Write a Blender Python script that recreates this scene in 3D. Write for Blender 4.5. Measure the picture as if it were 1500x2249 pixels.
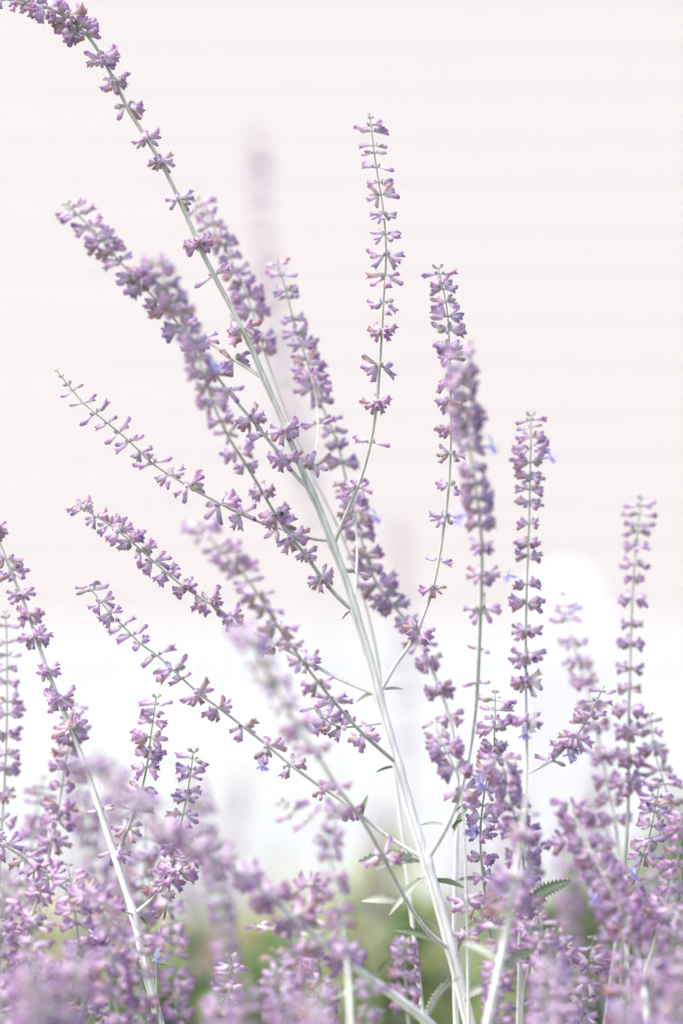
import bpy, math, random
from mathutils import Vector, Matrix
R = math.radians
rng = random.Random(11)
sc = bpy.context.scene
for o in list(bpy.data.objects): bpy.data.objects.remove(o)

# ------------------------------------------------------------------ camera, sky, sun, exposure
D0, HC = 1.275, 0.90              # focus distance, camera height (m)
cam = bpy.data.cameras.new('camera'); camo = bpy.data.objects.new('camera', cam)
sc.collection.objects.link(camo); sc.camera = camo
camo.location = (0, 0, HC); camo.rotation_euler = (R(90), 0, 0)
cam.sensor_fit = 'HORIZONTAL'; cam.sensor_width = 24; cam.lens = 85
cam.clip_start = .02; cam.clip_end = 500
cam.dof.use_dof = True; cam.dof.focus_distance = D0; cam.dof.aperture_fstop = 2.2
sc.render.resolution_x, sc.render.resolution_y = 682, 1024
sc.cycles.use_denoising = True
sc.cycles.max_bounces = 8
SUN_EL, SUN_AZ = 60, 248          # sun high and to one side, a little behind the camera
w = bpy.data.worlds.new('World'); sc.world = w; w.use_nodes = True
nt = w.node_tree; bg = nt.nodes['Background']
sky = nt.nodes.new('ShaderNodeTexSky'); sky.sky_type = 'NISHITA'; sky.sun_disc = False
sky.sun_elevation = R(SUN_EL); sky.sun_rotation = R(SUN_AZ)
sky.air_density = 1.0; sky.dust_density = 4.0; sky.ozone_density = 1.0
nt.links.new(sky.outputs[0], bg.inputs[0]); bg.inputs[1].default_value = .15
sun = bpy.data.lights.new('sun', 'SUN'); sun.energy = 1.5; sun.angle = R(18); sun.color = (1, .955, .9)
so = bpy.data.objects.new('sun', sun); sc.collection.objects.link(so)
sd = Vector((math.sin(R(SUN_AZ))*math.cos(R(SUN_EL)), math.cos(R(SUN_AZ))*math.cos(R(SUN_EL)), math.sin(R(SUN_EL))))
so.rotation_euler = sd.to_track_quat('Z', 'Y').to_euler()
vs = sc.view_settings; vs.view_transform = 'Standard'; vs.look = 'None'; vs.gamma = 1; vs.exposure = 1.6

# ------------------------------------------------------------------ materials
def mat(name):
    m = bpy.data.materials.new(name); m.use_nodes = True
    return m, m.node_tree, m.node_tree.nodes['Principled BSDF']
def N(t, kind, **kw):
    n = t.nodes.new(kind)
    for k, v in kw.items(): setattr(n, k, v)
    return n
def attr_material(name, sheen=.6, transl=.25, hue=.015, val=.18, rough=.7, grain=900, gstr=.12, stretch=None):
    """colour comes from the mesh's own colour layer, with per-object variation, fine grain, woolly sheen"""
    m, t, b = mat(name)
    a = N(t, 'ShaderNodeAttribute', attribute_name='col')
    oi = N(t, 'ShaderNodeObjectInfo')
    hsv = N(t, 'ShaderNodeHueSaturation')
    mr = N(t, 'ShaderNodeMapRange'); mr.inputs[3].default_value = .5-hue; mr.inputs[4].default_value = .5+hue
    t.links.new(oi.outputs['Random'], mr.inputs[0]); t.links.new(mr.outputs[0], hsv.inputs['Hue'])
    tc = N(t, 'ShaderNodeTexCoord'); no = N(t, 'ShaderNodeTexNoise'); no.inputs['Scale'].default_value = grain; no.inputs['Detail'].default_value = 3
    if stretch:
        mp = N(t, 'ShaderNodeMapping'); mp.inputs['Scale'].default_value = stretch
        t.links.new(tc.outputs['Object'], mp.inputs[0]); t.links.new(mp.outputs[0], no.inputs['Vector'])
    else: t.links.new(tc.outputs['Object'], no.inputs['Vector'])
    mv = N(t, 'ShaderNodeMapRange'); mv.inputs[1].default_value = .25; mv.inputs[2].default_value = .75
    mv.inputs[3].default_value = 1-val; mv.inputs[4].default_value = 1+val
    t.links.new(no.outputs['Fac'], mv.inputs[0]); t.links.new(mv.outputs[0], hsv.inputs['Value'])
    t.links.new(a.outputs['Color'], hsv.inputs['Color'])
    t.links.new(hsv.outputs[0], b.inputs['Base Color'])
    b.inputs['Roughness'].default_value = rough
    b.inputs['Specular IOR Level'].default_value = .25
    b.inputs['Sheen Weight'].default_value = sheen; b.inputs['Sheen Roughness'].default_value = .4
    bump = N(t, 'ShaderNodeBump'); bump.inputs['Strength'].default_value = gstr; bump.inputs['Distance'].default_value = .0005
    t.links.new(no.outputs['Fac'], bump.inputs['Height']); t.links.new(bump.outputs[0], b.inputs['Normal'])
    if transl:
        tr = N(t, 'ShaderNodeBsdfTranslucent'); mx = N(t, 'ShaderNodeMixShader'); mx.inputs[0].default_value = transl
        t.links.new(hsv.outputs[0], tr.inputs[0])
        t.links.new(b.outputs[0], mx.inputs[1]); t.links.new(tr.outputs[0], mx.inputs[2])
        t.links.new(mx.outputs[0], t.nodes['Material Output'].inputs[0])
    return m
def plain(name, col, rough=.7, noise=20, amt=.12, bump=.1, stretch=(1, 1, 1)):
    m, t, b = mat(name)
    tc = N(t, 'ShaderNodeTexCoord'); mp = N(t, 'ShaderNodeMapping'); mp.inputs['Scale'].default_value = stretch
    no = N(t, 'ShaderNodeTexNoise'); no.inputs['Scale'].default_value = noise; no.inputs['Detail'].default_value = 6
    t.links.new(tc.outputs['Object'], mp.inputs[0]); t.links.new(mp.outputs[0], no.inputs['Vector'])
    r = N(t, 'ShaderNodeMix', data_type='RGBA')
    r.inputs[6].default_value = (*[c*(1-amt) for c in col], 1); r.inputs[7].default_value = (*[min(1, c*(1+amt)) for c in col], 1)
    t.links.new(no.outputs['Fac'], r.inputs[0]); t.links.new(r.outputs[2], b.inputs['Base Color'])
    b.inputs['Roughness'].default_value = rough
    bu = N(t, 'ShaderNodeBump'); bu.inputs['Strength'].default_value = bump; bu.inputs['Distance'].default_value = .01
    t.links.new(no.outputs['Fac'], bu.inputs['Height']); t.links.new(bu.outputs[0], b.inputs['Normal'])
    return m
M_FLOWER = attr_material('woolly_calyx', sheen=.9, transl=.5, val=.14)
M_STEM = attr_material('sage_stem', sheen=.35, transl=0, hue=.01, val=.17, grain=400, gstr=.35, stretch=(1, 1, .06))
M_LEAF = attr_material('sage_leaf', sheen=.5, transl=.2, hue=.02, val=.18, grain=500)
M_SHRUB = attr_material('shrub_leaf', sheen=.1, transl=.3, hue=.03, val=.2, grain=30)
M_WALL = plain('house_paint', (.62, .552, .54), .75, 6, .03, .05)
M_SIDE = plain('siding_paint', (.63, .56, .548), .6, 8, .04, .08, (.15, 1, 6))
M_WHITE = plain('white_paint', (.69, .67, .685), .5, 12, .03, .08, (4, 4, .3))
M_ROOF = plain('roof_shingle', (.16, .15, .15), .9, 30, .3, .3)
M_SOIL = plain('soil_and_turf', (.15, .17, .085), .95, 3, .45, .4)

# ------------------------------------------------------------------ mesh helpers
def newmesh(name, V, F, C=None, m=None, smooth=True):
    me = bpy.data.meshes.new(name); me.from_pydata(V, [], F); me.update()
    if C:
        a = me.color_attributes.new('col', 'FLOAT_COLOR', 'POINT')
        a.data.foreach_set('color', [x for c in C for x in (c[0], c[1], c[2], 1.0)])
    if m: me.materials.append(m)
    if smooth: me.polygons.foreach_set('use_smooth', [True]*len(me.polygons))
    return me
def link(name, data, parent=None, mx=None):
    o = bpy.data.objects.new(name, data); sc.collection.objects.link(o)
    if parent: o.parent = parent
    if mx is not None: o.matrix_basis = mx
    return o
def tag(o, label=None, cat=None, group=None, kind=None):
    for k, v in (('label', label), ('category', cat), ('group', group), ('kind', kind)):
        if v: o[k] = v
    return o
def lerp(a, b, t): return tuple(x+(y-x)*t for x, y in zip(a, b))
def ramp(stops, t):
    if t <= stops[0][0]: return stops[0][1]
    for (a, ca), (b, cb) in zip(stops, stops[1:]):
        if t <= b: return lerp(ca, cb, (t-a)/(b-a))
    return stops[-1][1]
def box(V, F, x0, x1, y0, y1, z0, z1):
    n = len(V)
    V += [(x0,y0,z0),(x1,y0,z0),(x1,y1,z0),(x0,y1,z0),(x0,y0,z1),(x1,y0,z1),(x1,y1,z1),(x0,y1,z1)]
    F += [tuple(n+i for i in f) for f in ((0,3,2,1),(4,5,6,7),(0,1,5,4),(1,2,6,5),(2,3,7,6),(3,0,4,7))]

K = 24/85/1500
def P(x, y, dz):                      # photo pixel + distance behind the plane of focus -> point
    D = D0+dz
    return Vector(((x-750)*K*D, D, HC-(y-1124.5)*K*D))

# ------------------------------------------------------------------ flower pieces
PALE, MID, DEEP, DARK = (.82, .765, .82), (.67, .51, .675), (.51, .325, .52), (.30, .155, .32)
def calyx_rings(kind):
    if kind == 'open':
        return [(0, .07), (.06, .12), (.18, .155), (.38, .17), (.58, .18), (.76, .195), (.9, .21), (1.0, .225)]
    if kind == 'bud':
        return [(0, .07), (.07, .14), (.25, .19), (.48, .215), (.68, .20), (.85, .15), (.95, .08), (1.0, .02)]
    return [(0, .12), (.2, .3), (.5, .36), (.8, .25), (1.0, .03)]
def add_calyx(V, F, C, mx, L, kind, r, tint):
    S = 10; rings = calyx_rings(kind); n0 = len(V)
    if kind == 'young': stops = [(0, (.50, .50, .40)), (.6, (.56, .53, .47)), (1, (.42, .34, .42))]
    elif tint == 'dry': stops = [(0, (.66, .60, .58)), (.5, (.58, .44, .42)), (.85, (.44, .28, .32)), (1, (.33, .18, .2))]
    elif tint == 'blue': stops = [(0, PALE), (.35, (.60, .49, .66)), (.7, (.44, .32, .53)), (1, (.22, .15, .34))]
    else: stops = [(0, PALE), (.3, lerp(PALE, MID, .55)), (.6, MID), (.84, DEEP), (1, DARK)]
    br = r.uniform(.88, 1.14)
    lip = r.uniform(.14, .24); flare = r.uniform(.04, .12)
    for i, (t, rad) in enumerate(rings):
        for j in range(S):
            a = 2*math.pi*j/S; ca, sa = math.cos(a), math.sin(a)
            z, q = t, rad
            fx = 1.0
            if kind == 'open' and t > .7:
                k = (t-.7)/.3; e = abs(ca)**1.6
                z += k*(lip*(e-.55)); fx = 1+k*flare*2.2*e
                if j % 2 and i == len(rings)-1: z -= .035
            v = mx @ Vector((q*L*ca*fx, q*L*sa*.86, z*L))
            V.append(v[:])
            c = ramp(stops, t)
            if j % 2 and kind != 'young': c = lerp(c, PALE, .22*(1-t))     # paler hairy ribs
            C.append(tuple(min(.9, x*br) for x in c))
    for i in range(len(rings)-1):
        for j in range(S):
            k = (j+1) % S
            F.append((n0+i*S+j, n0+i*S+k, n0+(i+1)*S+k, n0+(i+1)*S+j))
    if kind != 'open': F.append(tuple(n0+(len(rings)-1)*S+j for j in range(S)))
    # woolly hairs
    for h in range(64 if kind != 'young' else 10):
        t = r.random()**1.3*.95; a = r.uniform(0, 6.283)
        rad = 0
        for (t0, r0), (t1, r1) in zip(rings, rings[1:]):
            if t0 <= t <= t1: rad = r0+(r1-r0)*(t-t0)/(t1-t0)
        nrm = Vector((math.cos(a), math.sin(a), r.uniform(-.3, .6))).normalized()
        p = Vector((rad*math.cos(a), rad*math.sin(a)*.86, t)); tn = Vector((-math.sin(a), math.cos(a), 0))*.014
        n = len(V)
        for q in (p-tn, p+tn, p+nrm*r.uniform(.06, .13)): V.append((mx @ (q*L))[:]); C.append((.86, .83, .87))
        F.append((n, n+1, n+2))
def add_tube(V, F, C, pts, rads, cols, S=8, square=0., cap=True):
    n0 = len(V); up = None
    for i, p in enumerate(pts):
        d = (pts[min(i+1, len(pts)-1)]-pts[max(i-1, 0)]).normalized()
        if up is None:
            up = d.orthogonal().normalized()
        u = (up-d*up.dot(d)).normalized(); up = u; v = d.cross(u)
        for j in range(S):
            a = 2*math.pi*j/S
            q = rads[i]*(1+square*math.cos(4*a)+square*.5*math.cos(8*a))
            V.append((p+u*q*math.cos(a)+v*q*math.sin(a))[:])
            k = 1+(.22*math.sin(j*2.4+.7)+.10*math.sin(j*5.1)) if square else 1
            C.append(tuple(c*k for c in cols[i]))
    for i in range(len(pts)-1):
        for j in range(S):
            k = (j+1) % S
            F.append((n0+i*S+j, n0+i*S+k, n0+(i+1)*S+k, n0+(i+1)*S+j))
    if cap:
        F.append(tuple(n0+j for j in range(S))[::-1]); F.append(tuple(n0+(len(pts)-1)*S+j for j in range(S)))
def dir_mx(p, d, roll):
    q = Vector(d).to_track_quat('Z', 'Y'); return Matrix.Translation(p) @ q.to_matrix().to_4x4() @ Matrix.Rotation(roll, 4, 'Z')
def make_whorl(cls, seed):
    """a ring of calyces in two opposite clusters about a stem that runs along Z; metres"""
    r = random.Random(seed); V, F, C = [], [], []
    if cls == 0: per, L0 = r.choice((2, 3)), .0021
    elif cls == 1: per, L0 = r.choice((1, 2, 2)), .0068
    elif cls == 2: per, L0 = r.choice((5, 6, 6)), .0069
    elif cls == 3: per, L0 = r.choice((10, 11, 12)), .0071
    elif cls == 4: per, L0 = r.choice((8, 9, 9)), .0070       # flat tier of a crowded spike
    else: per, L0 = r.choice((4, 5)), .0067                  # thin flat tier
    for side in (1, -1):
        n = per + (r.choice((-2, -1, 0, 1)) if cls > 1 else (r.choice((0, 0, 1)) if cls == 1 else 0))
        hub = Vector((side*(.0009 if cls == 0 else .0013), 0, 0))
        for k in range(max(1, n)):
            u = (k+.5)/max(1, n)
            if cls == 1: az, el = (u-.5)*70+r.uniform(-16, 16), r.uniform(-14, 16)
            elif cls == 0: az, el = (u-.5)*150, r.uniform(25, 60)
            elif cls > 3: az, el = (u-.5)*150+r.uniform(-12, 12), 26-64*((k*.618) % 1)+r.uniform(-6, 6)
            else:                                          # a fan from just above level to nearly straight down
                el = (34 if cls == 3 else 24)-(98 if cls == 3 else 84)*u+r.uniform(-9, 9)
                az = (78*((k*.618) % 1)-39)*(2.0 if cls == 3 else 1.7)+r.uniform(-10, 10)
            if cls == 3 and k % 5 == 2: az, el = 88+r.uniform(-8, 8), r.uniform(-40, 10)
            az, el = R(az)*(-1 if cls == 3 and k % 5 == 2 and side > 0 else 1), R(el)
            d = Vector((side*math.cos(az)*math.cos(el), math.sin(az)*math.cos(el), math.sin(el)))
            x = r.random()
            kind = 'young' if cls == 0 else 'open' if x < .66 else 'bud' if x < .93 else 'young'
            L = L0*r.uniform(.84, 1.12)*(.6 if kind == 'young' and cls else .84 if kind == 'bud' else 1)
            x = r.random(); tint = 'dry' if x < .13 else 'blue' if x < .22 else ''
            ped = r.uniform(.0006, .0016)*(1.3 if cls == 1 else .5 if cls == 0 else 1)
            p0 = hub*.3; p1 = hub+d*ped; p1.z += r.uniform(-.0006, .0009)*(cls > 0)
            add_tube(V, F, C, [p0, hub*.9+d*ped*.3, p1], [.00042]*3, [(.64, .62, .58)]*3, 5)
            add_calyx(V, F, C, dir_mx(p1-d*.0002, d, r.choice((0, math.pi/2))+r.uniform(-.5, .5)), L, kind, r, tint)
        if cls:                                           # a pair of tiny bud clusters and a bract on the node
            for k in range(2):
                d = Vector((side*r.uniform(.4, 1), r.uniform(-.8, .8), r.uniform(.3, 1))).normalized()
                add_calyx(V, F, C, dir_mx(hub*.7, d, 0), .0022, 'bud', r, 'blue')
    return newmesh('flower_whorl', V, F, C, M_FLOWER)
WH = {c: [make_whorl(c, 100*c+i) for i in range(n)] for c, n in ((0, 4), (1, 9), (2, 12), (3, 14), (4, 12), (5, 9))}
def make_corolla(seed):
    r = random.Random(seed); V, F, C = [], [], []
    b1, b2 = (.48, .45, .84), (.62, .60, .93)
    add_tube(V, F, C, [Vector((0, 0, z)) for z in (0, .002, .004, .006)], [.0006, .0007, .0009, .0014], [b2]*4, 8, cap=False)
    for k, a in enumerate((40, 75, 105, 140, 270)):       # four upper lobes and one long lower lip
        a = R(a+r.uniform(-6, 6)); low = k == 4
        ln, wd = (.0056, .0017) if low else (.0040, .0013)
        n = len(V)
        for i in range(5):
            t = i/4; ww = wd*math.sin(math.pi*(.12+.8*t))
            for s in (-1, 0, 1):
                rad = .0012+ln*t
                p = Vector((rad*math.cos(a)-s*ww*math.sin(a), rad*math.sin(a)+s*ww*math.cos(a), .006+(.0012*t if not low else .0005-.0025*t*t)-abs(s)*.0004))
                V.append(p[:]); C.append(lerp(b1, b2, t))
        for i in range(4):
            for s in range(2): F.append((n+i*3+s, n+i*3+s+1, n+i*3+s+4, n+i*3+s+3))
    for s in (-1, 1):
        add_tube(V, F, C, [Vector((s*.0006, 0, .005)), Vector((s*.0009, .001, .009)), Vector((s*.0008, .0005, .0115))], [.00016]*3, [(.6, .55, .85)]*3, 4)
    return newmesh('blue_flower', V, F, C, M_FLOWER)
COROLLA = [make_corolla(i) for i in range(3)]
def make_leaf(seed, pale):
    """a narrow, deeply toothed sage leaf along +X, 1 m long (scaled when placed)"""
    r = random.Random(seed); V, F, C = [], [], []
    top = (.27, .30, .22) if pale else (.085, .13, .06); rib = (.44, .46, .40) if pale else (.24, .29, .19)
    n = 26
    for i in range(n+1):
        t = i/n; x = t
        env = .125*math.sin(math.pi*min(1, t*.97+.02))**.75 if t > .12 else .018+.12*t*.3
        tooth = (1.0 if i % 2 else .58) if t > .16 else 1
        zc = -.22*t*t+.05*math.sin(3*t)
        for s in (-1, -.5, 0, .5, 1):
            ww = env*(tooth if abs(s) == 1 else 1)*s
            V.append((x+abs(s)*.03*(i % 2), ww, zc+abs(ww)*.45+r.uniform(-.004, .004)))
            C.append(rib if s == 0 else lerp(top, rib, .25 if abs(s) < 1 else .1))
    for i in range(n):
        for s in range(4): F.append((i*5+s, i*5+s+1, i*5+s+6, i*5+s+5))
    return newmesh('leaf', V, F, C, M_LEAF)
LEAF = {False: [make_leaf(i, False) for i in range(4)], True: [make_leaf(10+i, True) for i in range(4)]}

# ------------------------------------------------------------------ sage plants
def smooth_path(pts, step=14):
    """pixel+depth control points -> dense Catmull-Rom list"""
    out = []; n = len(pts)
    for i in range(n-1):
        p0, p1, p2, p3 = pts[max(i-1, 0)], pts[i], pts[i+1], pts[min(i+2, n-1)]
        seg = max(2, int(math.dist(p1[:2], p2[:2])/step))
        for k in range(seg):
            t = k/seg
            out.append(tuple(.5*((2*b)+(-a+c)*t+(2*a-5*b+4*c-d)*t*t+(-a+3*b-3*c+d)*t**3) for a, b, c, d in zip(p0, p1, p2, p3)))
    out.append(tuple(pts[-1])); return out
OLIVE, GREY, WOOL = (.27, .27, .20), (.47, .47, .42), (.80, .785, .74)
def stem_mesh(name, world, rads, ages, origin, square=.07, S=8):
    V, F, C = [], [], []
    cols = [ramp([(0, OLIVE), (.35, lerp(OLIVE, GREY, .6)), (.6, GREY), (.85, WOOL), (1, WOOL)], a) for a in ages]
    add_tube(V, F, C, [p-origin for p in world], rads, cols, S, square)
    return newmesh(name, V, F, C, M_STEM)
def place_whorl(parent, origin, p, d, cls, s, r):
    z = (d*.62+Vector((0, 0, .5))).normalized()
    x = Vector((math.cos(a := R(r.uniform(-42, 42))), math.sin(a), 0)); x = (x-z*x.dot(z)).normalized(); y = z.cross(x)
    m3 = Matrix((x, y, z)).transposed().to_4x4()
    o = link('flower_whorl', r.choice(WH[cls]), parent, Matrix.Translation(p-origin) @ m3 @ Matrix.Rotation(r.uniform(-.12, .12), 4, 'Y') @ Matrix.Diagonal((s, s, s*r.uniform(.92, 1.08), 1)))
    if r.random() < .5: o.matrix_basis = o.matrix_basis @ Matrix.Rotation(math.pi, 4, 'Z')
    return o
def place_flower(parent, origin, p, d, r):
    link('blue_flower', r.choice(COROLLA), parent, Matrix.Translation(p-origin) @ dir_mx(Vector((0, 0, 0)), d, R(180)) @ Matrix.Diagonal((.9, .9, .9, 1)))
def build_axis(root, name, path, z, w, age, whorls=None, auto=None, cls=2, size=1.0, to_ground=False, seed=0, flowers=(), nodes=()):
    """path: photo pixels from tip to base. z: depth (m) at tip, base. w: width in px at tip, base."""
    r = random.Random(seed); origin = root.location.copy() if root else Vector((0, 0, 0))
    L = [0]
    for a, b in zip(path, path[1:]): L.append(L[-1]+math.dist(a, b))
    zz = z if len(z) > 2 else None
    def zat(t):
        if zz is None: return z[0]+(z[1]-z[0])*t
        k = t*(len(zz)-1); i = min(int(k), len(zz)-2); return zz[i]+(zz[i+1]-zz[i])*(k-i)
    pts = smooth_path([(x, y, zat(l/L[-1]), l/L[-1]) for (x, y), l in zip(path, L)])
    world = [P(x, y, d) for x, y, d, t in pts]
    rads = [max(.00028, .5*(w[0]+(w[1]-w[0])*(max(0, q[3])**1.3))*K*D0) for q in pts]
    ages = [age[0]+(age[1]-age[0])*q[3] for q in pts]
    for i, q in enumerate(pts):                                       # slight unevenness, swollen joints where branches leave
        k = 1+.035*math.sin(q[1]*.021+seed)+.02*math.sin(q[1]*.083)
        for nx, ny in nodes: k += .16*math.exp(-((q[0]-nx)**2+(q[1]-ny)**2)/260)
        rads[i] *= k
    body, rb, ag = list(world), list(rads), list(ages)
    if to_ground:
        g = world[-1]; d = (world[-1]-world[-6]).normalized()
        h = g.z; run = max(-.12, min(.12, d.x/max(.2, -d.z)*h*.45))
        for k in range(1, 7):
            t = k/6; body.append(Vector((g.x+run*(1-(1-t)**2), g.y+.02*math.sin(t*3), h*(1-t)-.01*t))); rb.append(rads[-1]*(1+.35*t)); ag.append(1)
    big = w[1] > 20
    ob = link(name, stem_mesh(name, body, rb, ag, origin, .05 if big else .07, 16 if big else 8), root)
    items = []
    if whorls:
        for q in whorls:
            c = q[2] if len(q) > 2 else cls; s = q[3] if len(q) > 3 else 1.0
            i = min(range(len(pts)), key=lambda i: (pts[i][0]-q[0])**2+(pts[i][1]-q[1])**2)
            items.append((i, c, s))
    if auto:
        # auto: (spacing at tip px, spacing at end px, end fraction[, top class])
        pos, end = 4.0, auto[2]*L[-1]; arc = [0]
        for a, b in zip(pts, pts[1:]): arc.append(arc[-1]+math.dist(a[:2], b[:2]))
        while pos < end:
            f = pos/end
            i = min(range(len(pts)), key=lambda i: abs(arc[i]-pos))
            c = 0 if pos < 14 else 1 if pos < 45 else (2 if f < .3 or r.random() < .35 else cls)
            if f > .93 and r.random() < .6: c = 1
            items.append((i, c, 1.0))
            pos += (auto[0]+(auto[1]-auto[0])*f)*r.uniform(.82, 1.18)*(.5 if pos < 14 else 1)
    items.sort()
    for n, (i, c, s) in enumerate(items):
        gap = min([math.dist(pts[i][:2], pts[items[m][0]][:2]) for m in (n-1, n+1) if 0 <= m < len(items)] or [99])
        if c == 3 and gap < 46: c = 4
        if c == 2 and gap < 32: c = 5
        d = (world[max(i-1, 0)]-world[min(i+1, len(world)-1)]).normalized()
        place_whorl(ob, origin, world[i], d, c, size*s*r.uniform(.82, 1.14)*(1.0 if c < 2 else 1.03), r)
    for (x, y, ang) in flowers:
        i = min(range(len(pts)), key=lambda i: (pts[i][0]-x)**2+(pts[i][1]-y)**2)
        q = P(x, y, pts[i][2])-world[i]; q = q.normalized()*min(q.length, .006) if q.length > .001 else q
        d = Vector((math.cos(R(ang)), -.6, math.sin(R(ang)))).normalized(); p = world[i]+q*.6+d*.003
        place_flower(ob, origin, p, d, r)
    return ob, pts
count = 0
def plant(label, path, z, w=(6, 14), age=(.1, 1), whorls=None, auto=None, cls=3, size=1.0, group='flowering sage stems in the bed', branches=(), leaves=(), flowers=()):
    """one rooted stem with everything that grows on it. path runs tip -> base; it is carried on down to the soil."""
    global count; count += 1
    root = bpy.data.objects.new('sage_plant', None); sc.collection.objects.link(root)
    b = P(*path[-1], z[-1]); root.location = (b.x, b.y, 0); root.empty_display_size = .02
    tag(root, label, 'sage plant', group)
    st, pts = build_axis(root, 'stem', path, z, w, age, whorls, auto, cls, size, True, seed=count*97, flowers=flowers, nodes=[b['path'][-1] for b in branches])
    for k, br in enumerate(branches):
        br = dict(br); bp = br['path']
        i = min(range(len(pts)), key=lambda i: (pts[i][0]-bp[-1][0])**2+(pts[i][1]-bp[-1][1])**2)
        br['path'] = list(bp[:-1])+[(pts[i][0], pts[i][1])]          # root it on the stem's own axis
        zt = br.pop('z'); zt = zt if isinstance(zt, tuple) else (zt,)
        build_axis(root, 'branch', br.pop('path'), tuple(pts[i][2]+q for q in zt)+(pts[i][2],), br.pop('w', (3, 9)), br.pop('age', (.05, .6)), seed=count*97+k+1, **br)
    for (x, y, ang, ln, pale, dz) in leaves:                          # base pixel, direction (deg), length px, woolly?, depth turn
        i = min(range(len(pts)), key=lambda i: (pts[i][0]-x)**2+(pts[i][1]-y)**2)
        p = P(x, y, pts[i][2]); s = ln*K*D0
        d = Vector((math.cos(R(ang)), dz, math.sin(R(ang)))).normalized()
        yv = Vector((0, 0, 1)).cross(d).normalized(); zv = d.cross(yv); tw = rng.choice((-1, 1))*rng.uniform(.5, 1.15)
        m3 = Matrix((d, yv, zv)).transposed().to_4x4() @ Matrix.Rotation(tw, 4, 'X')
        link('leaf', rng.choice(LEAF[pale]), root, Matrix.Translation(p-root.location) @ m3 @ Matrix.Diagonal((s, s*rng.uniform(.85, 1.25), s, 1)))
    return root

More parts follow.
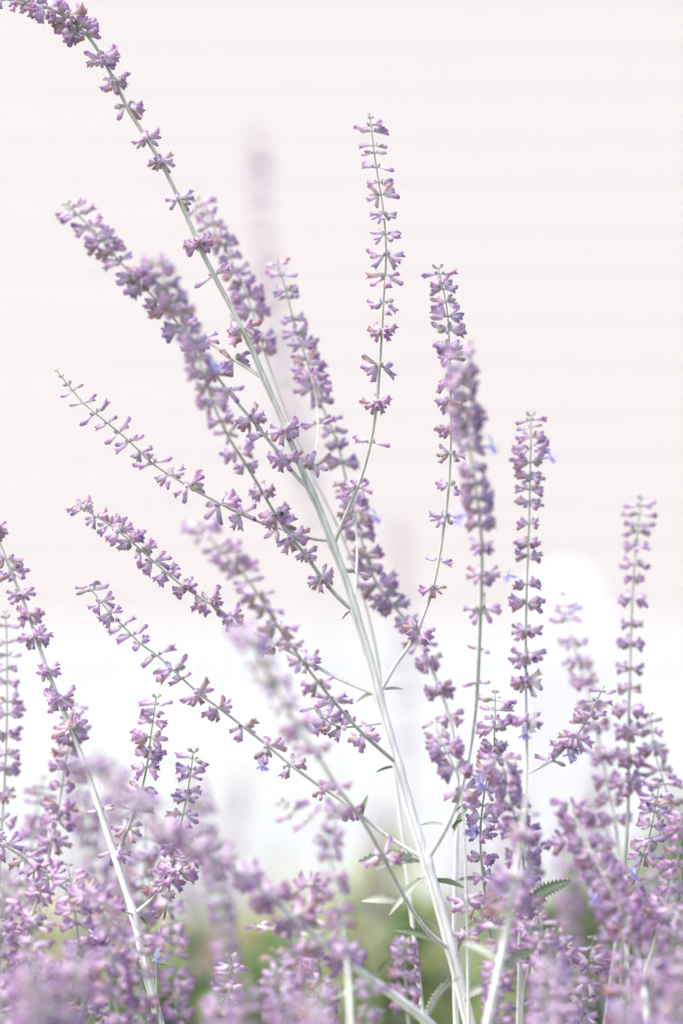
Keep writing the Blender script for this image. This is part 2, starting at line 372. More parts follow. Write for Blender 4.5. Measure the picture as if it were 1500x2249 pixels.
# --- the tall plant in focus
plant('tall pale-stemmed sage with many side branches and a nodding flowering tip',
  [(-30, 2), (20, -4), (60, 3), (100, 14), (150, 40), (198, 84), (232, 140), (258, 190), (285, 245), (322, 303), (360, 368), (400, 452), (440, 545), (470, 605), (502, 665), (545, 748), (580, 832), (620, 925), (650, 1000), (682, 1076), (702, 1120), (727, 1187), (760, 1275), (785, 1360), (812, 1450), (836, 1545), (870, 1665), (905, 1792), (945, 1920), (985, 2062), (1032, 2255)],
  (0, 0), (6, 29), (.12, 1.0),
  [(-20, 2, 2), (5, 6, 2), (32, 8, 2), (52, 10, 2), (75, 16, 3), (98, 22, 2), (118, 30, 3), (140, 42, 3), (160, 52, 3), (178, 62, 3, 1.1), (190, 72, 3, 1.1), (222, 125, 3, 1.05), (253, 182, 3, .95), (278, 238, 2, 1.1), (316, 297, 2), (353, 358, 3, .9), (390, 430, 2), (435, 533, 3, .95), (473, 610, 1, 1.1), (530, 716, 2, 1.1), (640, 942, 3, 1.15)],
  flowers=[(606, 985, 250)],
  branches=[
   dict(path=[(440, 738), (475, 762), (515, 790), (550, 812), (578, 832)], z=.015, w=(6, 9), whorls=[(515, 790, 2), (455, 748, 2)]),
   dict(path=[(148, 448), (185, 485), (225, 528), (262, 572), (300, 615), (345, 660), (395, 715), (440, 775), (500, 858), (560, 930), (610, 992), (650, 1045), (682, 1076)], z=(-.05, -.035), w=(3, 9),
        whorls=[(150, 450, 0), (158, 458, 1), (175, 478, 1), (195, 492, 2), (212, 512, 2), (228, 530, 3, .9), (245, 555, 3), (268, 575, 2), (290, 603, 3), (312, 628, 3), (340, 655, 3), (360, 680, 3), (395, 718, 3), (425, 760, 2), (470, 818, 3), (503, 860, 2), (540, 922, 3), (575, 965, 1), (615, 1020, 3)]),
   dict(path=[(335, 568), (352, 600), (375, 645), (405, 710), (430, 770), (455, 850), (478, 910), (505, 965), (540, 1020), (575, 1078), (605, 1130), (640, 1180), (670, 1218), (706, 1268), (742, 1312), (772, 1342)], z=(-.095, -.08, -.02), w=(3, 9.5),
        whorls=[(335, 575, 1), (342, 590, 2), (352, 605, 3), (365, 632, 3), (380, 655, 3), (395, 685, 3), (412, 725, 3), (425, 745, 3), (437, 785, 3), (445, 815, 3), (458, 855, 2), (470, 885, 3), (483, 920, 3), (500, 955, 2), (520, 985, 3), (545, 1022, 2), (572, 1075, 3, .95), (600, 1125, 3), (632, 1178, 2, 1.1), (665, 1215, 2), (707, 1275, 3)], size=.88, flowers=[(445, 815, 30)]),
   dict(path=[(125, 815), (150, 845), (183, 885), (225, 920), (285, 970), (335, 1018), (385, 1050), (430, 1078), (485, 1107), (530, 1130), (580, 1150), (640, 1168), (690, 1184), (724, 1192)], z=-.01, w=(2.5, 8),
        whorls=[(126, 817, 0, .5), (132, 825, 0, .6), (139, 834, 0, .7), (147, 843, 0, .9), (160, 868, 1, .7), (185, 887, 1, .9), (212, 910, 1), (236, 930, 1), (256, 950, 1), (288, 972, 1), (310, 992, 2, .85), (334, 1018, 1, 1.1), (372, 1042, 2, .95), (415, 1070, 2), (483, 1107, 2, 1.05), (530, 1132, 2, .9), (612, 1160, 2)]),
   dict(path=[(812, 250), (815, 275), (822, 335), (832, 400), (843, 470), (848, 560), (843, 650), (838, 740), (833, 820), (826, 900), (811, 985), (791, 1055), (768, 1110), (748, 1158), (733, 1195)], z=.0, w=(2.5, 9), age=(.02, .42),
        whorls=[(813, 254, 0, .5), (814, 262, 0, .7), (814, 270, 0, .9), (813, 280, 1, .9), (816, 293, 1), (819, 316, 1), (822, 336, 1), (826, 370, 1, 1.1), (828, 400, 1), (838, 432, 2), (841, 468, 2, .9), (847, 510, 2, .9), (848, 555, 2, 1.05), (846, 610, 2, 1.1), (842, 668, 2, 1.1), (839, 725, 3, .95), (834, 800, 2, 1.05), (829, 880, 3, .9), (812, 964, 1), (788, 1070, 2)]),
   dict(path=[(962, 588), (970, 622), (982, 680), (987, 760), (990, 880), (990, 980), (986, 1065), (978, 1135), (966, 1215), (951, 1290), (931, 1350), (903, 1412), (868, 1462), (838, 1518)], z=.012, w=(2.5, 10), age=(.05, .75),
        whorls=[(962, 590, 0), (963, 600, 1), (968, 615, 2, .8), (974, 638, 2, .9), (978, 660, 2), (983, 690, 2), (986, 722, 2), (987, 755, 3, .85), (988, 795, 2), (990, 840, 2), (990, 880, 2), (990, 935, 3, .9), (990, 990, 2), (984, 1065, 2), (978, 1133, 2), (958, 1232, 1), (945, 1287, 2, .8), (915, 1388, 3)]),
   dict(path=[(172, 1108), (200, 1128), (240, 1152), (285, 1187), (325, 1222), (365, 1258), (405, 1290), (455, 1322), (505, 1355), (550, 1385), (605, 1415), (665, 1447), (722, 1480), (770, 1503), (825, 1522)], z=-.006, w=(3, 9), age=(.08, .75),
        whorls=[(174, 1110, 1, .8), (190, 1118, 2, .8), (212, 1135, 2, .8), (243, 1155, 2, .85), (262, 1170, 2, .85), (285, 1190, 3, .85), (315, 1208, 2), (335, 1238, 2), (365, 1260, 2, 1.05), (405, 1290, 3, .9), (455, 1322, 3, .95), (503, 1355, 3, .9), (600, 1412, 2), (680, 1458, 2, .9)]),
   dict(path=[(435, 1145), (460, 1180), (490, 1215), (520, 1245), (548, 1278), (585, 1335), (618, 1388), (655, 1440), (700, 1500), (745, 1555), (800, 1615), (872, 1682)], z=(-.11, -.05), w=(3, 9),
        whorls=[(438, 1150, 1), (455, 1172, 2), (475, 1200, 1), (492, 1218, 2), (510, 1240, 3, .9), (525, 1252, 2), (545, 1275, 1), (560, 1300, 2), (580, 1328, 2, .9), (610, 1372, 2), (640, 1418, 2), (665, 1455, 2), (700, 1500, 2), (735, 1545, 1), (722, 1530, 1), (805, 1618, 2, .9)]),
   dict(path=[(690, 1555), (715, 1580), (750, 1598), (785, 1602)], z=.0, w=(3, 5), whorls=[(695, 1560, 1), (712, 1578, 2), (730, 1590, 3, .8), (755, 1600, 2)]),
   dict(path=[(195, 1288), (232, 1335), (270, 1375), (310, 1415), (345, 1440), (380, 1472), (435, 1522), (480, 1555), (535, 1597), (590, 1640), (640, 1682), (695, 1722), (745, 1755), (800, 1798), (860, 1845), (928, 1893)], z=-.002, w=(3, 11), age=(.1, .8),
        whorls=[(197, 1290, 1, .8), (206, 1302, 1, .9), (218, 1320, 2, .75), (243, 1350, 2, .8), (268, 1370, 1, 1.1), (292, 1395, 1, 1.1), (314, 1420, 2, .8), (347, 1440, 1), (380, 1470, 2, 1.05), (397, 1490, 1), (435, 1525, 2), (476, 1555, 2), (532, 1597, 2), (592, 1643, 2), (640, 1685, 2, .95), (703, 1728, 2, .8), (775, 1772, 2)], flowers=[(570, 1668, 260)]),
   dict(path=[(1008, 760), (1012, 800), (1018, 870), (1026, 940), (1034, 1000), (1044, 1065), (1053, 1135), (1058, 1200), (1058, 1280), (1054, 1380), (1050, 1470), (1045, 1545), (1036, 1620), (1022, 1695), (1003, 1760), (978, 1820), (938, 1895)], z=(-.10, -.085, -.045, -.01), w=(3, 15), age=(.15, .95),
        whorls=[(1008, 765, 1), (1010, 785, 2), (1012, 812, 3, .9), (1015, 840, 2), (1018, 868, 3, .9), (1020, 892, 3), (1024, 925, 3), (1028, 955, 3), (1032, 990, 3), (1038, 1030, 3), (1042, 1060, 3), (1047, 1090, 3), (1052, 1125, 3), (1056, 1155, 3), (1058, 1205, 3, .95), (1058, 1270, 3, .85), (1055, 1340, 2, 1.05), (1052, 1432, 1), (1049, 1500, 1)], size=.9, flowers=[(1064, 985, 10), (1020, 1130, 200)]),
   dict(path=[(528, 1375), (545, 1402), (570, 1445), (605, 1510), (650, 1590), (700, 1665), (745, 1735), (800, 1808), (840, 1880), (890, 1975), (940, 2048), (985, 2090)], z=(-.17, -.12, -.05), w=(4, 11), age=(.2, .8),
        whorls=[(530, 1380, 1), (540, 1395, 2), (555, 1420, 2), (575, 1455, 2), (600, 1500, 2), (625, 1545, 2), (655, 1590, 2), (690, 1640, 2), (742, 1722, 2), (838, 1880, 2, 1.1)]),
   dict(path=[(672, 800), (690, 850), (699, 930), (693, 1000), (688, 1050), (684, 1082)], z=(.05, .03), w=(2, 7), age=(.5, .8), whorls=[(693, 1018, 2), (699, 925, 1), (690, 850, 2), (680, 825, 2), (673, 803, 2)]),
   dict(path=[(770, 1060), (778, 1110), (783, 1170), (784, 1230), (780, 1300), (772, 1345)], z=(.045, .03), w=(2, 8), age=(.6, .9), whorls=[(781, 1258, 1), (780, 1130, 2), (774, 1090, 2), (771, 1065, 1)]),
  ],
  leaves=[(925, 1892, 172, 145, True, -.2), (925, 1896, 182, 110, True, .3), (940, 1925, 215, 120, True, -.5), (890, 1985, 168, 95, True, -.3),
          (985, 2085, 150, 135, False, -.4), (950, 1935, 355, 70, False, -.1), (995, 1835, 68, 75, False, -.1), (990, 2120, 60, 90, False, -.2), (980, 2070, 130, 90, True, .3), (872, 1685, 188, 48, False, 0), (985, 1815, 62, 62, False, .2), (990, 1820, 40, 40, False, -.2),
          (838, 1520, 195, 60, True, 0), (840, 1516, 8, 45, True, .1), (772, 1342, 215, 28, False, 0), (980, 1815, 172, 60, True, .1), (795, 1795, 80, 48, False, 0), (800, 1800, 140, 60, True, .2),
          (722, 1190, 170, 30, False, 0), (738, 1180, 55, 30, False, 0), (1005, 2200, 32, 130, True, -.4), (985, 2150, 240, 120, True, .2)])

# --- plants around it, each traced from the photograph
plant('dense blurred sage spike rising close behind the tall pale stem',
  [(608, 578), (625, 625), (648, 715), (668, 775), (692, 850), (715, 910), (742, 975), (758, 1045), (775, 1105), (795, 1190), (822, 1272), (855, 1320), (895, 1368), (930, 1425), (960, 1500), (990, 1590), (1004, 1700), (1004, 1800), (1000, 1950), (998, 2090), (1002, 2255)], (.05, .07, .06, .035, .015), (3, 14), (.2, 1),
  [(608, 582, 1), (615, 600, 1), (628, 632, 2, .8), (636, 660, 2, .8), (645, 695, 2, .9), (652, 728, 2), (662, 765, 2), (672, 795, 3, .85), (682, 825, 3), (692, 850, 3, .9), (705, 885, 3, .85), (718, 920, 2), (732, 950, 2), (742, 975, 3, .8), (752, 1020, 3, .9), (765, 1075, 2), (778, 1110, 3), (788, 1140, 3, .95), (796, 1180, 3), (806, 1218, 3), (815, 1250, 3), (825, 1285, 3, 1.15), (840, 1305, 3, 1.1), (868, 1335, 3), (895, 1365, 3, .9), (920, 1408, 2), (942, 1450, 3, .9), (965, 1512, 3, .9), (985, 1575, 2)],
  flowers=[(815, 1142, 20)], leaves=[(1000, 1935, 188, 65, True, 0), (1003, 1935, 8, 55, False, .1), (1000, 2080, 62, 70, False, .2)])
plant('sage spike half hidden behind the upper stem of the tall plant',
  [(432, 440), (452, 470), (480, 520), (505, 565), (525, 610), (548, 665), (568, 730), (585, 785), (625, 900), (680, 1030), (760, 1200), (820, 1400), (850, 1600), (880, 1800), (930, 2255)], (.075, .06, .06, .05), (3, 10), (.2, 1),
  [(434, 445, 0), (440, 455, 1), (452, 472, 2, .8), (465, 492, 2), (480, 515, 2), (492, 540, 3, .85), (508, 568, 3, .9), (520, 600, 3, .9), (530, 622, 2), (543, 655, 3), (550, 680, 3), (572, 745, 3, .9), (582, 775, 3, .9)])
plant('straight upright sage spike with a blue blossom near its lowest whorl',
  [(1165, 912), (1166, 960), (1164, 1060), (1162, 1150), (1158, 1270), (1155, 1400), (1155, 1540), (1157, 1700), (1150, 1850), (1143, 2050), (1140, 2255)], (.035, .02), (3, 13), (.2, 1),
  [(1165, 915, 0), (1165, 922, 1), (1165, 935, 1), (1166, 952, 2, .85), (1166, 980, 2), (1165, 1008, 2), (1165, 1040, 3, .8), (1164, 1068, 2), (1163, 1108, 3, .8), (1163, 1142, 3, .85), (1160, 1188, 3, .8), (1159, 1225, 3, .9), (1158, 1278, 3, .95), (1158, 1325, 3, .95), (1156, 1385, 3, 1.05), (1155, 1438, 3, 1.05), (1155, 1500, 3), (1155, 1585, 3, .9)],
  flowers=[(1153, 1585, 265), (1190, 1010, 20), (1118, 1268, 170)],
  branches=[dict(path=[(1328, 1505), (1310, 1540), (1285, 1590), (1252, 1632), (1210, 1672), (1158, 1702)], z=-.01, w=(2.5, 7), age=(.1, .8), whorls=[(1322, 1512, 1, .8), (1312, 1532, 1), (1292, 1570, 2, .8), (1280, 1590, 1), (1262, 1618, 2), (1245, 1640, 2, .9), (1212, 1668, 1)], flowers=[(1230, 1665, 20)]),
            dict(path=[(1242, 2080), (1237, 2110), (1225, 2140), (1205, 2170), (1178, 2195), (1142, 2215)], z=-.02, w=(3, 6), age=(.1, .4), whorls=[(1242, 2085, 2, .7), (1238, 2105, 2, .9), (1226, 2135, 1), (1210, 2165, 1)])],
  leaves=[(1150, 1985, 172, 80, False, -.2), (1150, 1985, 28, 120, False, .1), (1140, 2140, 160, 95, True, -.3), (1140, 2225, 42, 120, False, -.2), (1140, 2120, 20, 80, False, -.2), (1140, 2150, 195, 120, True, .2)])
plant('upright blurred sage spike with a bare greenish tip by the white post',
  [(1408, 1085), (1404, 1130), (1397, 1200), (1390, 1300), (1386, 1400), (1383, 1500), (1380, 1620), (1380, 1750), (1372, 1900), (1355, 2060), (1330, 2255)], (.075, .04), (2.5, 13), (0, .6),
  [(1407, 1092, 0), (1405, 1112, 1), (1403, 1130, 1), (1400, 1150, 1), (1397, 1175, 2, .8), (1395, 1198, 2, .9), (1393, 1235, 2), (1390, 1275, 3, .8), (1389, 1315, 3, .85), (1387, 1365, 3, .8), (1386, 1410, 3, .9), (1384, 1465, 3, .9), (1382, 1510, 3, .9), (1380, 1560, 3), (1380, 1610, 3, .9), (1380, 1660, 3), (1380, 1720, 3)])
plant('blurred sage spike leaning in front of the white fence post',
  [(1233, 1290), (1240, 1330), (1252, 1380), (1270, 1450), (1288, 1510), (1305, 1580), (1322, 1660), (1336, 1730), (1350, 1800), (1362, 1900), (1375, 2060), (1385, 2255)], (.11, .06), (2.5, 12), (.3, .9),
  [(1236, 1305, 0), (1239, 1320, 1, 1.1), (1241, 1340, 1, 1.1), (1250, 1370, 2), (1260, 1408, 2), (1268, 1445, 2), (1284, 1492, 3, .9), (1300, 1552, 3), (1312, 1602, 3), (1322, 1655, 3), (1335, 1710, 3), (1345, 1760, 3), (1352, 1805, 3)])
plant('white-stemmed sage bending in from the side with evenly spaced whorls',
  [(-30, 1140), (0, 1195), (20, 1245), (45, 1305), (62, 1350), (84, 1415), (110, 1488), (140, 1562), (166, 1628), (190, 1692), (220, 1780), (250, 1872), (272, 1940), (294, 2010), (312, 2090), (330, 2170), (352, 2255)], (.025, 0, 0), (5, 23), (.25, 1),
  [(-15, 1165, 3), (8, 1222, 2, 1.05), (22, 1258, 3, .85), (42, 1305, 3, .95), (60, 1348, 3, .9), (80, 1402, 3), (103, 1466, 3, .85), (132, 1528, 3, .95), (158, 1605, 3), (215, 1775, 1, 1.1), (242, 1868, 2, .9)],
  branches=[dict(path=[(343, 1532), (338, 1570), (331, 1620), (325, 1670), (315, 1720), (298, 1780), (275, 1835), (254, 1882)], z=-.01, w=(2.5, 8), age=(0, .35), whorls=[(342, 1536, 0), (340, 1548, 1), (337, 1567, 2, .8), (333, 1590, 2, .85), (330, 1625, 2), (327, 1652, 3, .85), (322, 1688, 2), (310, 1730, 2), (297, 1775, 1, 1.1), (278, 1822, 2, 1.05)]),
            dict(path=[(420, 1885), (390, 1915), (360, 1945), (335, 1975), (300, 2012)], z=-.02, w=(4, 9), age=(.4, .9), whorls=[(418, 1888, 3), (395, 1910, 3), (372, 1938, 2), (350, 1955, 3)]),
            dict(path=[(190, 2070), (220, 2090), (255, 2112), (290, 2128), (320, 2138)], z=-.01, w=(3, 7), age=(.4, .9), whorls=[(190, 2072, 2), (205, 2082, 3), (225, 2095, 2), (252, 2112, 2), (280, 2125, 2)], flowers=[(197, 2078, 70)]),
            dict(path=[(190, 1965), (225, 1985), (265, 2000), (297, 2014)], z=-.05, w=(3, 7), age=(.5, .9), whorls=[(190, 1965, 3), (215, 1978, 3), (240, 1992, 3)])],
  leaves=[(325, 2125, 10, 42, False, 0), (318, 2140, 205, 50, False, 0), (300, 2012, 320, 35, False, .2)])
plant('sage spike with crowded narrow whorls cut off by the picture edge',
  [(12, 1345), (15, 1400), (16, 1500), (15, 1600), (10, 1720), (2, 1850), (-10, 2060), (-25, 2255)], (.05, .05), (2.5, 10), (.1, .8),
  [(12, 1350, 0, .7), (13, 1365, 0), (14, 1385, 1), (15, 1412, 1, 1.1), (15, 1442, 1, 1.1), (15, 1475, 2, .8), (16, 1503, 2, .85), (16, 1538, 2, .9), (15, 1570, 2), (14, 1612, 3, .8), (12, 1652, 2), (10, 1692, 3, .85), (8, 1745, 3, .85), (2, 1800, 2)])
plant('leaning sage spike with thick whorls behind the bending white stem',
  [(162, 1548), (158, 1590), (150, 1640), (140, 1700), (130, 1770), (115, 1850), (95, 1930), (65, 2030), (35, 2130), (5, 2255)], (.055, .03), (3, 9), (.1, .5),
  [(162, 1552, 1), (160, 1572, 2, .8), (156, 1598, 2), (150, 1625, 3, .8), (145, 1655, 3, .85), (138, 1690, 3, .85), (134, 1725, 3, .9), (128, 1765, 3, .9), (122, 1805, 3, .9), (115, 1848, 3, .95), (100, 1900, 2), (85, 1960, 3), (72, 2010, 3)])
plant('short crisp sage spike of layered whorls on a dark green stem',
  [(425, 1652), (420, 1690), (412, 1740), (402, 1790), (392, 1840), (380, 1895), (372, 1950), (362, 2010), (350, 2060), (345, 2140), (345, 2255)], (0, -.005), (2.5, 8), (0, .3),
  [(425, 1655, 0), (424, 1665, 1), (421, 1688, 1, 1.1), (418, 1712, 2, .8), (414, 1735, 2, .9), (407, 1758, 2, .95), (400, 1790, 2), (388, 1858, 2, 1.05), (380, 1900, 2, 1.1), (370, 1940, 2), (368, 1995, 2, 1.1), (362, 2055, 2, 1.1)],
  flowers=[(348, 2070, 270)])
plant('dark-stemmed sage sprig slanting down into the flowers',
  [(-40, 1815), (0, 1850), (55, 1888), (110, 1930), (160, 1965), (230, 2010), (290, 2080), (330, 2255)], (0, 0), (5, 8), (0, .4),
  [(-20, 1832, 2), (12, 1862, 2, 1.05), (50, 1890, 2, 1.1), (85, 1915, 2, .9), (115, 1935, 2, .95), (165, 1970, 3)])
plant('dark-stemmed sage sprig with a blue blossom low in the bed',
  [(-30, 2010), (5, 2040), (40, 2080), (80, 2115), (130, 2160), (180, 2200), (215, 2255)], (-.01, -.01), (4, 8), (0, .3),
  [(-5, 2032, 2), (18, 2052, 3, .8), (45, 2085, 2), (60, 2100, 2), (90, 2125, 3, .9), (120, 2150, 3), (150, 2175, 3), (178, 2195, 3), (205, 2235, 3)], flowers=[(92, 2140, 240)])
plant('soft foreground sage branch of big blurred whorls running aslant the bed',
  [(180, 1672), (230, 1710), (290, 1752), (360, 1815), (430, 1862), (480, 1890), (535, 1925), (590, 1968), (645, 2018), (700, 2068), (770, 2120), (840, 2170), (900, 2215), (950, 2255)], (-.22, -.15, -.1, -.06), (6, 18), (.5, 1),
  [(185, 1675, 3, .9), (205, 1690, 3, .9), (240, 1715, 2), (290, 1748, 3), (310, 1765, 3), (362, 1812, 3), (378, 1830, 3), (430, 1860, 3, .9), (478, 1885, 3, .9), (530, 1922, 3, 1.1), (585, 1968, 3, 1.1), (640, 2015, 3, 1.1), (660, 2030, 3), (715, 2075, 3), (740, 2100, 3), (760, 2115, 3)],
  leaves=[(825, 2160, 65, 60, False, 0), (820, 2160, 195, 85, True, 0), (935, 2240, 60, 110, True, .2)],
  branches=[dict(path=[(678, 1935), (680, 1965), (672, 2000), (668, 2030)], z=.05, w=(3, 5), whorls=[(678, 1938, 2, .9), (680, 1955, 2), (676, 1978, 3, .8), (672, 2002, 1)]),
            dict(path=[(565, 2035), (595, 2040), (630, 2045), (665, 2052), (700, 2068)], z=.055, w=(3, 5), age=(.8, .9), whorls=[(568, 2036, 1, .8), (600, 2041, 1, .8), (622, 2044, 1, .8), (655, 2050, 1, .8)])])
plant('small stacked sage spike with flat oblong whorls before green leaves',
  [(888, 2070), (889, 2110), (891, 2160), (894, 2210), (898, 2255)], (-.06, -.06), (4, 8), (.3, .7),
  [(888, 2074, 2, .8), (889, 2092, 3, .75), (889, 2112, 3, .85), (891, 2145, 3, .8), (893, 2178, 3, .85), (896, 2215, 3, .85)])
plant('pale blurred sage spike under the long side branches of the tall plant',
  [(745, 1765), (735, 1810), (722, 1850), (728, 1900), (738, 1960), (750, 2030), (762, 2120), (770, 2255)], (-.1, -.14), (4, 9), (.5, .9),
  [(742, 1775, 2), (738, 1800, 3, .8), (730, 1830, 3, .8), (725, 1850, 3, .8), (726, 1880, 3, .8), (732, 1925, 3), (738, 1962, 3), (744, 2000, 3, 1.1), (750, 2035, 3, 1.1), (758, 2080, 3, 1.1)],
  size=.82, branches=[dict(path=[(618, 1765), (645, 1785), (680, 1800), (725, 1815)], z=.02, w=(3, 4), whorls=[(620, 1766, 0), (632, 1776, 0), (645, 1785, 1), (678, 1800, 1)])])
plant('crisp bushy sage spike with a blue flower beside the forked white branch',
  [(1087, 1522), (1088, 1560), (1086, 1600), (1085, 1640), (1078, 1680), (1068, 1720), (1060, 1770), (1055, 1830), (1058, 1900), (1070, 2000), (1085, 2120), (1095, 2255)], (0, .01), (2.5, 10), (.1, .5),
  [(1088, 1525, 0), (1088, 1538, 1, 1.1), (1088, 1560, 1, 1.15), (1087, 1585, 2), (1087, 1608, 2, 1.1), (1086, 1632, 3, .9), (1083, 1655, 3, .9), (1076, 1690, 2), (1066, 1730, 2), (1062, 1765, 2, 1.05), (1058, 1795, 2, 1.1), (1053, 1835, 3, .85), (1056, 1880, 3, .9), (1060, 1930, 3, .9), (1066, 1985, 3, .9), (1072, 2030, 3)],
  flowers=[(1060, 1688, 250), (1068, 1812, 200)],
  branches=[dict(path=[(1020, 1975), (1045, 1995), (1065, 2010), (1072, 2020)], z=-.02, w=(4, 5), whorls=[(1022, 1977, 2), (1045, 1995, 2)])])
plant('dense blurred sage spike leaning against the straight upright one',
  [(1098, 1665), (1108, 1700), (1118, 1740), (1128, 1785), (1140, 1830), (1150, 1900), (1160, 2000), (1170, 2120), (1182, 2255)], (-.055, -.01), (3, 11), (.3, 1),
  [(1100, 1670, 2), (1105, 1692, 3, .85), (1112, 1718, 3), (1120, 1745, 3), (1126, 1775, 3), (1133, 1805, 3), (1140, 1835, 3), (1148, 1880, 3), (1154, 1930, 3), (1160, 1985, 3), (1166, 2050, 2)])
plant('pale slender sage spike just beside the forked white branch',
  [(955, 1588), (965, 1620), (982, 1655), (1000, 1690), (1012, 1740), (1020, 1850), (1025, 2000), (1030, 2255)], (-.045, -.03), (3, 8), (.6, .9),
  [(956, 1592, 1, .9), (962, 1612, 2, .8), (972, 1640, 2), (985, 1662, 3, .9), (998, 1688, 3, .9), (1010, 1735, 2), (1024, 1985, 2), (1026, 2060, 2)])
plant('very near sage stem so blurred that it veils the flowers behind',
  [(1180, 1480), (1172, 1600), (1160, 1720), (1145, 1830), (1128, 1930), (1112, 2040), (1095, 2130), (1068, 2255)], (-.13, -.11), (4, 16), (.7, 1),
  [(1145, 1835, 3, .8), (1130, 1925, 3, 1.1), (1124, 1960, 3, 1.2), (1118, 1995, 3, 1.2)], leaves=[(1100, 2120, 145, 90, True, .3), (1098, 2125, 28, 90, False, .3)])
plant('crisp small sage spike with dark tips overlapping blurred neighbours',
  [(1448, 1722), (1440, 1770), (1428, 1830), (1412, 1880), (1395, 1930), (1375, 2000), (1365, 2100), (1365, 2255)], (.015, .03), (2.5, 8), (.05, .5),
  [(1448, 1726, 1), (1444, 1745, 1, 1.1), (1440, 1768, 2, .9), (1436, 1792, 2), (1430, 1818, 2), (1422, 1848, 2, 1.1), (1412, 1880, 2), (1398, 1925, 2), (1388, 1965, 3)], flowers=[(1402, 1890, 240)])
plant('blurred sage spike with a thin tip crossing the dim right-hand shrubs'.replace('right-hand ', ''),
  [(1428, 1572), (1432, 1610), (1440, 1660), (1455, 1710), (1475, 1780), (1490, 1880), (1500, 2000), (1510, 2255)], (.06, .06), (2.5, 8), (.1, .6),
  [(1428, 1578, 0), (1429, 1592, 1), (1431, 1612, 2, .8), (1436, 1645, 2), (1446, 1685, 2), (1456, 1720, 2), (1468, 1760, 2), (1480, 1815, 2)])
plant('large-whorled sage spike leaning out of the picture low in the bed',
  [(1500, 1795), (1495, 1840), (1485, 1900), (1470, 1960), (1452, 2020), (1435, 2080), (1415, 2150), (1405, 2255)], (-.045, -.04), (4, 12), (.4, .9),
  [(1500, 1800, 2), (1497, 1830, 3, .9), (1492, 1868, 3, .9), (1484, 1905, 3), (1474, 1948, 3, .9), (1466, 1985, 3), (1455, 2015, 3), (1446, 2045, 3)])
plant('thick blurred sage spike leaning before the dark green shrub',
  [(1252, 1765), (1265, 1800), (1285, 1845), (1310, 1895), (1335, 1940), (1360, 1990), (1390, 2060), (1410, 2150), (1425, 2255)], (-.07, -.10), (4, 15), (.5, .9),
  [(1254, 1770, 2), (1262, 1795, 3, .9), (1270, 1818, 3), (1282, 1842, 3), (1298, 1872, 3, 1.1), (1312, 1900, 3, 1.1), (1325, 1925, 3, 1.1), (1342, 1955, 3, 1.1), (1358, 1985, 3, 1.1), (1375, 2020, 3, 1.1), (1388, 2050, 3, 1.1)],
  branches=[dict(path=[(1225, 1840), (1245, 1850), (1270, 1862), (1292, 1868)], z=.03, w=(3, 5), whorls=[(1228, 1842, 1), (1243, 1850, 2)])], flowers=[(1300, 1965, 230)])
plant('crisp low sage sprig with violet buds rising over pale leaves',
  [(1178, 2015), (1176, 2045), (1172, 2085), (1160, 2130), (1150, 2180), (1148, 2255)], (.0, .0), (2.5, 6), (.1, .5),
  [(1178, 2018, 2, .8), (1177, 2035, 2, .95), (1174, 2060, 3, .8), (1168, 2088, 2), (1160, 2110, 1)])

# --- the blurred mass low in the bed: look-alike spikes before and behind the sharp ones
def field(n, label, group, xr, tipr, zr, sp, seed, lean=.25, cls=3):
    r = random.Random(seed)
    for i in range(n):
        x = xr[0]+(xr[1]-xr[0])*(i+r.uniform(.1, .9))/n; y = r.uniform(*tipr); s = r.uniform(-lean, lean)
        bend = r.uniform(-.06, .06); ln = r.uniform(600, 760); path = []
        for k in range(7):
            t = k/6; path.append((x+s*ln*t*(1-.35*t)+bend*ln*math.sin(3*t), y+ln*t))
        d = r.uniform(*zr)
        plant(label, path, (d, d+r.uniform(-.03, .03)), (3, 10), (.2, .8), auto=(sp[0]*D0/(D0+d), sp[1]*D0/(D0+d), r.uniform(.5, .75)), cls=cls, group=group)
FR, AM, BE = 'blurred sage spikes in front', 'blurred sage spikes among the stems', 'blurred sage spikes behind'
field(4, 'very soft out-of-focus sage spike low in front of the bending white stem', FR, (-60, 200), (2060, 2160), (-.24, -.10), (26, 38), 5)
field(5, 'very soft out-of-focus sage spike low under the slanting foreground branch', FR, (430, 830), (2080, 2190), (-.26, -.10), (26, 38), 6, .4)
field(5, 'very soft out-of-focus sage spike low in front of the straight upright one', FR, (1180, 1560), (2080, 2200), (-.24, -.09), (26, 38), 7)
field(6, 'softly blurred low sage spike crowding the foot of the bending white stem', AM, (-30, 440), (1880, 2080), (-.09, -.02), (26, 46), 9)
field(3, 'softly blurred low sage spike under the slanting foreground branch', AM, (450, 760), (2060, 2160), (-.09, -.02), (26, 46), 10)
field(6, 'softly blurred low sage spike crowding the foot of the straight upright one', AM, (1060, 1520), (1900, 2080), (-.09, -.02), (26, 46), 12)
field(6, 'hazy sage spike standing behind the bending white stem', BE, (-20, 440), (1640, 1940), (.10, .28), (24, 44), 21, .15)
field(5, 'hazy sage spike standing behind the straight upright one', BE, (1080, 1510), (1750, 1960), (.10, .28), (24, 44), 22, .15)
field(2, 'hazy low sage spike behind the slanting foreground branch', BE, (560, 760), (1960, 2080), (.10, .28), (24, 44), 23, .15)
field(7, 'very blurred far sage spike against the white picket fence', 'far sage spikes before the fence', (60, 1480), (1620, 1850), (.7, 1.3), (30, 48), 33, .12)
plant('tall very blurred sage spike far behind, against the pale pink siding',
  [(558, 275), (565, 330), (572, 420), (580, 540), (592, 640), (612, 760), (628, 860), (660, 1000), (690, 1120), (720, 1400), (740, 1800), (750, 2255)], (.95, 1.0), (4, 12), (.3, .9),
  auto=(30, 44, .46), cls=3, size=1.2)
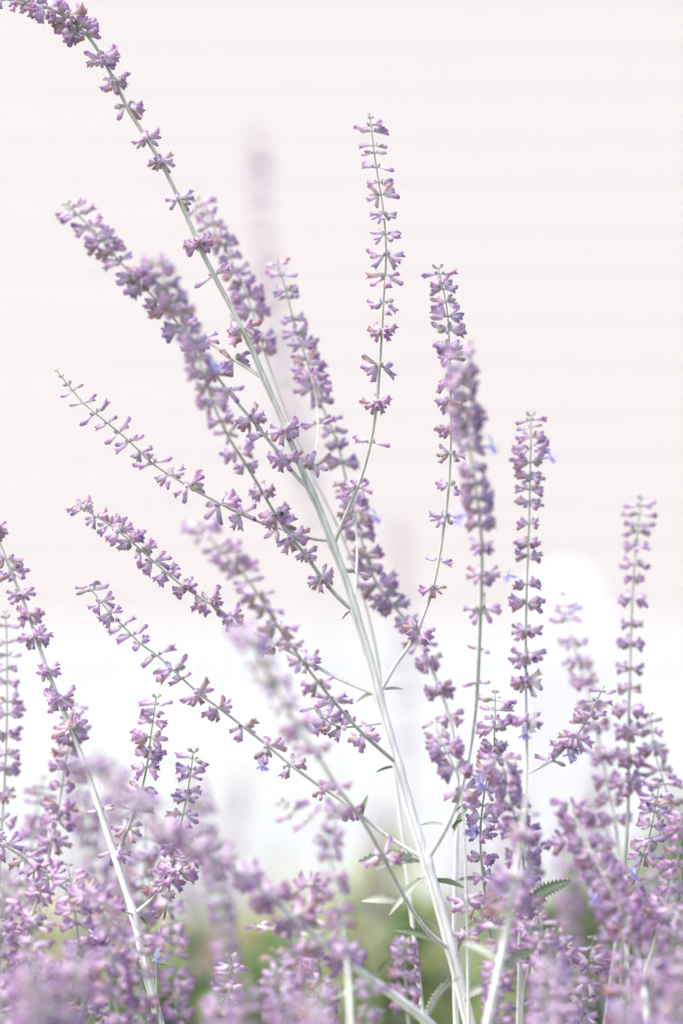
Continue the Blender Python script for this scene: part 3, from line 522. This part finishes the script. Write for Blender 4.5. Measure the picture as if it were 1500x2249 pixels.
plant('faint far sage spike rising just above the fence top',
  [(878, 1130), (880, 1180), (884, 1260), (888, 1400), (892, 1700), (895, 2255)], (1.05, 1.05), (4, 12), (.3, .9), auto=(30, 50, .6), cls=3)

# ------------------------------------------------------------------ fence, house, shrubs, ground
FD = 5.2                                                       # picket fence
fy = FD
ztop = HC-(1362-1124.5)*K*FD
def fence():
    root = bpy.data.objects.new('picket_fence', None); sc.collection.objects.link(root); root.location = (0, fy, 0)
    tag(root, 'white painted picket fence with close boards behind the flowers', 'fence')
    V, F = [], []; wd, th = .088, .02; zt = ztop
    V = [(-wd/2, 0, .05), (wd/2, 0, .05), (wd/2, 0, zt-.025), (wd*.28, 0, zt-.006), (0, 0, zt), (-wd*.28, 0, zt-.006), (-wd/2, 0, zt-.025)]
    n = len(V); V += [(x, th, z) for x, y, z in V]
    F = [tuple(range(n)), tuple(range(2*n-1, n-1, -1))]+[(i, i+n, (i+1) % n+n, (i+1) % n) for i in range(n)]
    pm = newmesh('picket', V, F, None, M_WHITE, False)
    for i in range(-26, 27):
        link('picket', pm, root, Matrix.Translation((i*.1, rng.uniform(0, .002), rng.uniform(-.004, .004))))
    for z in (.16, zt-.14):
        V, F = [], []; box(V, F, -2.72, 2.72, .024, .062, z, z+.075); link('rail', newmesh('rail', V, F, None, M_WHITE, False), root)
    px = (1246-750)*K*(FD+.128)
    for x in (px-2.4, px, px+2.4):
        V, F = [], []; box(V, F, x-.062, x+.062, .066, .19, 0, zt+.045); p = link('post', newmesh('post', V, F, None, M_WHITE, False), root)
        V, F, C = [], [], []                                    # rounded cap
        for i in range(9):
            a = math.pi/2*i/8
            for j in range(16): V.append((x+.066*math.cos(a)*math.cos(j*math.pi/8), .128+.066*math.cos(a)*math.sin(j*math.pi/8), zt+.045+.05*math.sin(a)))
        for i in range(8):
            for j in range(16): F.append((i*16+j, i*16+(j+1) % 16, (i+1)*16+(j+1) % 16, (i+1)*16+j))
        link('post_cap', newmesh('post_cap', V, F, None, M_WHITE), p)
fence()
HD = 9.0                                                       # house
def house():
    root = bpy.data.objects.new('house', None); sc.collection.objects.link(root); root.location = (0, HD, 0)
    tag(root, 'pale pink house wall with horizontal lap siding beyond the fence', 'house')
    V, F = [], []; box(V, F, -6, 6, .03, 5, 0, 4.4); link('wall', newmesh('wall', V, F, None, M_WALL, False), root)
    V, F = [], []; ex = .17
    V = [(-6.02, .005, 0), (6.02, .005, 0), (6.02, .012, ex+.02), (-6.02, .012, ex+.02), (-6.02, .029, 0), (6.02, .029, 0), (6.02, .029, ex+.02), (-6.02, .029, ex+.02)]
    F = [(0, 1, 2, 3), (5, 4, 7, 6), (0, 4, 5, 1), (3, 2, 6, 7), (1, 5, 6, 2), (0, 3, 7, 4)]
    sm = newmesh('siding_board', V, F, None, M_SIDE, False)
    for i in range(25): link('siding_board', sm, root, Matrix.Translation((0, -.0005*(i % 2), i*ex+.01)))
    V, F = [], []
    V = [(-6.3, -.12, 4.37), (6.3, -.12, 4.37), (6.3, 2.5, 6.0), (-6.3, 2.5, 6.0), (6.3, 5.12, 4.37), (-6.3, 5.12, 4.37)]
    V += [(x, y, z+.12) for x, y, z in V]
    F = [(0, 3, 2, 1), (3, 5, 4, 2), (6, 7, 8, 9), (9, 8, 10, 11), (0, 1, 7, 6), (5, 11, 10, 4), (0, 6, 9, 3), (3, 9, 11, 5), (1, 2, 8, 7), (2, 4, 10, 8)]
    link('roof', newmesh('roof', V, F, None, M_ROOF, False), root)
house()
V, F = [], []
g = 24
for i in range(g+1):
    for j in range(g+1):
        x, y = -60+120*i/g, -30+120*j/g; V.append((x, y, 0))
for i in range(g):
    for j in range(g): F.append((i*(g+1)+j, (i+1)*(g+1)+j, (i+1)*(g+1)+j+1, i*(g+1)+j+1))
tag(link('ground', newmesh('ground', V, F, None, M_SOIL)), kind='structure')
def shrub(label, px, py, D, wpx, dark, seed, group='green shrubs behind the sage'):
    r = random.Random(seed); c = P(px, py, D-D0); top = c.z; rad = wpx*.5*K*D
    root = bpy.data.objects.new('garden_shrub', None); sc.collection.objects.link(root); root.location = (c.x, D, 0)
    tag(root, label, 'shrub', group)
    V, F, C = [], [], []
    base = ((.15, .21, .085), (.31, .36, .16), (.47, .46, .29))[dark]
    n = int(1700)
    for i in range(n):
        while True:
            q = Vector((r.uniform(-1, 1), r.uniform(-1, 1), r.uniform(-1, 1)))
            if .25 < q.length < 1: break
        lump = 1+.18*math.sin(5*q.x+seed)*math.cos(4*q.y)
        p = Vector((q.x*rad*lump, q.y*rad*lump, top*.52+q.z*top*.48*lump))
        if p.z < .02: p.z = .02
        d = Vector((r.gauss(0, 1), r.gauss(0, 1), r.gauss(.3, .7))).normalized(); s = d.orthogonal().normalized()
        ln, wd = r.uniform(.02, .036), r.uniform(.006, .011); k = len(V); col = tuple(x*r.uniform(.7, 1.3) for x in base)
        up = d.cross(s)*.004
        for v in (p, p+d*ln*.5+s*wd-up, p+d*ln, p+d*ln*.5-s*wd-up, p+d*ln*.5+up): V.append(v[:]); C.append(col)
        F += [(k, k+1, k+4), (k+1, k+2, k+4), (k+2, k+3, k+4), (k+3, k, k+4)]
    link('foliage', newmesh('foliage', V, F, C, M_SHRUB), root)
    for i in range(7):
        V, F, C = [], [], []; a = r.uniform(0, 6.28); t = Vector((math.cos(a)*rad*.6, math.sin(a)*rad*.6, top*.75))
        add_tube(V, F, C, [Vector((t.x*.1, t.y*.1, 0)), Vector((t.x*.5, t.y*.5, t.z*.55)), t], [.006, .004, .002], [(.35, .33, .22)]*3, 6)
        link('twig', newmesh('twig', V, F, C, M_STEM), root)
for a in [('dull green leafy shrub behind the short crisp spike', 430, 2010, 2.5, 330, 1), ('yellow-green leafy shrub behind the base of the tall pale stem', 820, 1880, 2.7, 330, 1),
          ('dry straw-coloured shrub between the green ones', 640, 1950, 3.0, 260, 2), ('dark green shrub behind the leaning blurred spikes', 1340, 1870, 2.4, 260, 0),
          ('dark green shrub low behind the tall pale stem', 900, 2060, 2.1, 330, 0), ('mid green shrub behind the straight upright spike', 1150, 1960, 2.6, 300, 1),
          ('dim grey-green shrub at the outer end of the bed', 1500, 1800, 2.9, 150, 0), ('straw-coloured shrub behind the bending white stem', 180, 1960, 3.1, 400, 2),
          ('dark green shrub low behind the bending white stem', 330, 2090, 2.0, 300, 0), ('deep green shrub low under the slanting foreground branch', 620, 2080, 2.0, 260, 0), ('deep green shrub low behind the straight upright spike', 1220, 2030, 1.9, 260, 0)]:
    shrub(*a, seed=len(a[0])*7)
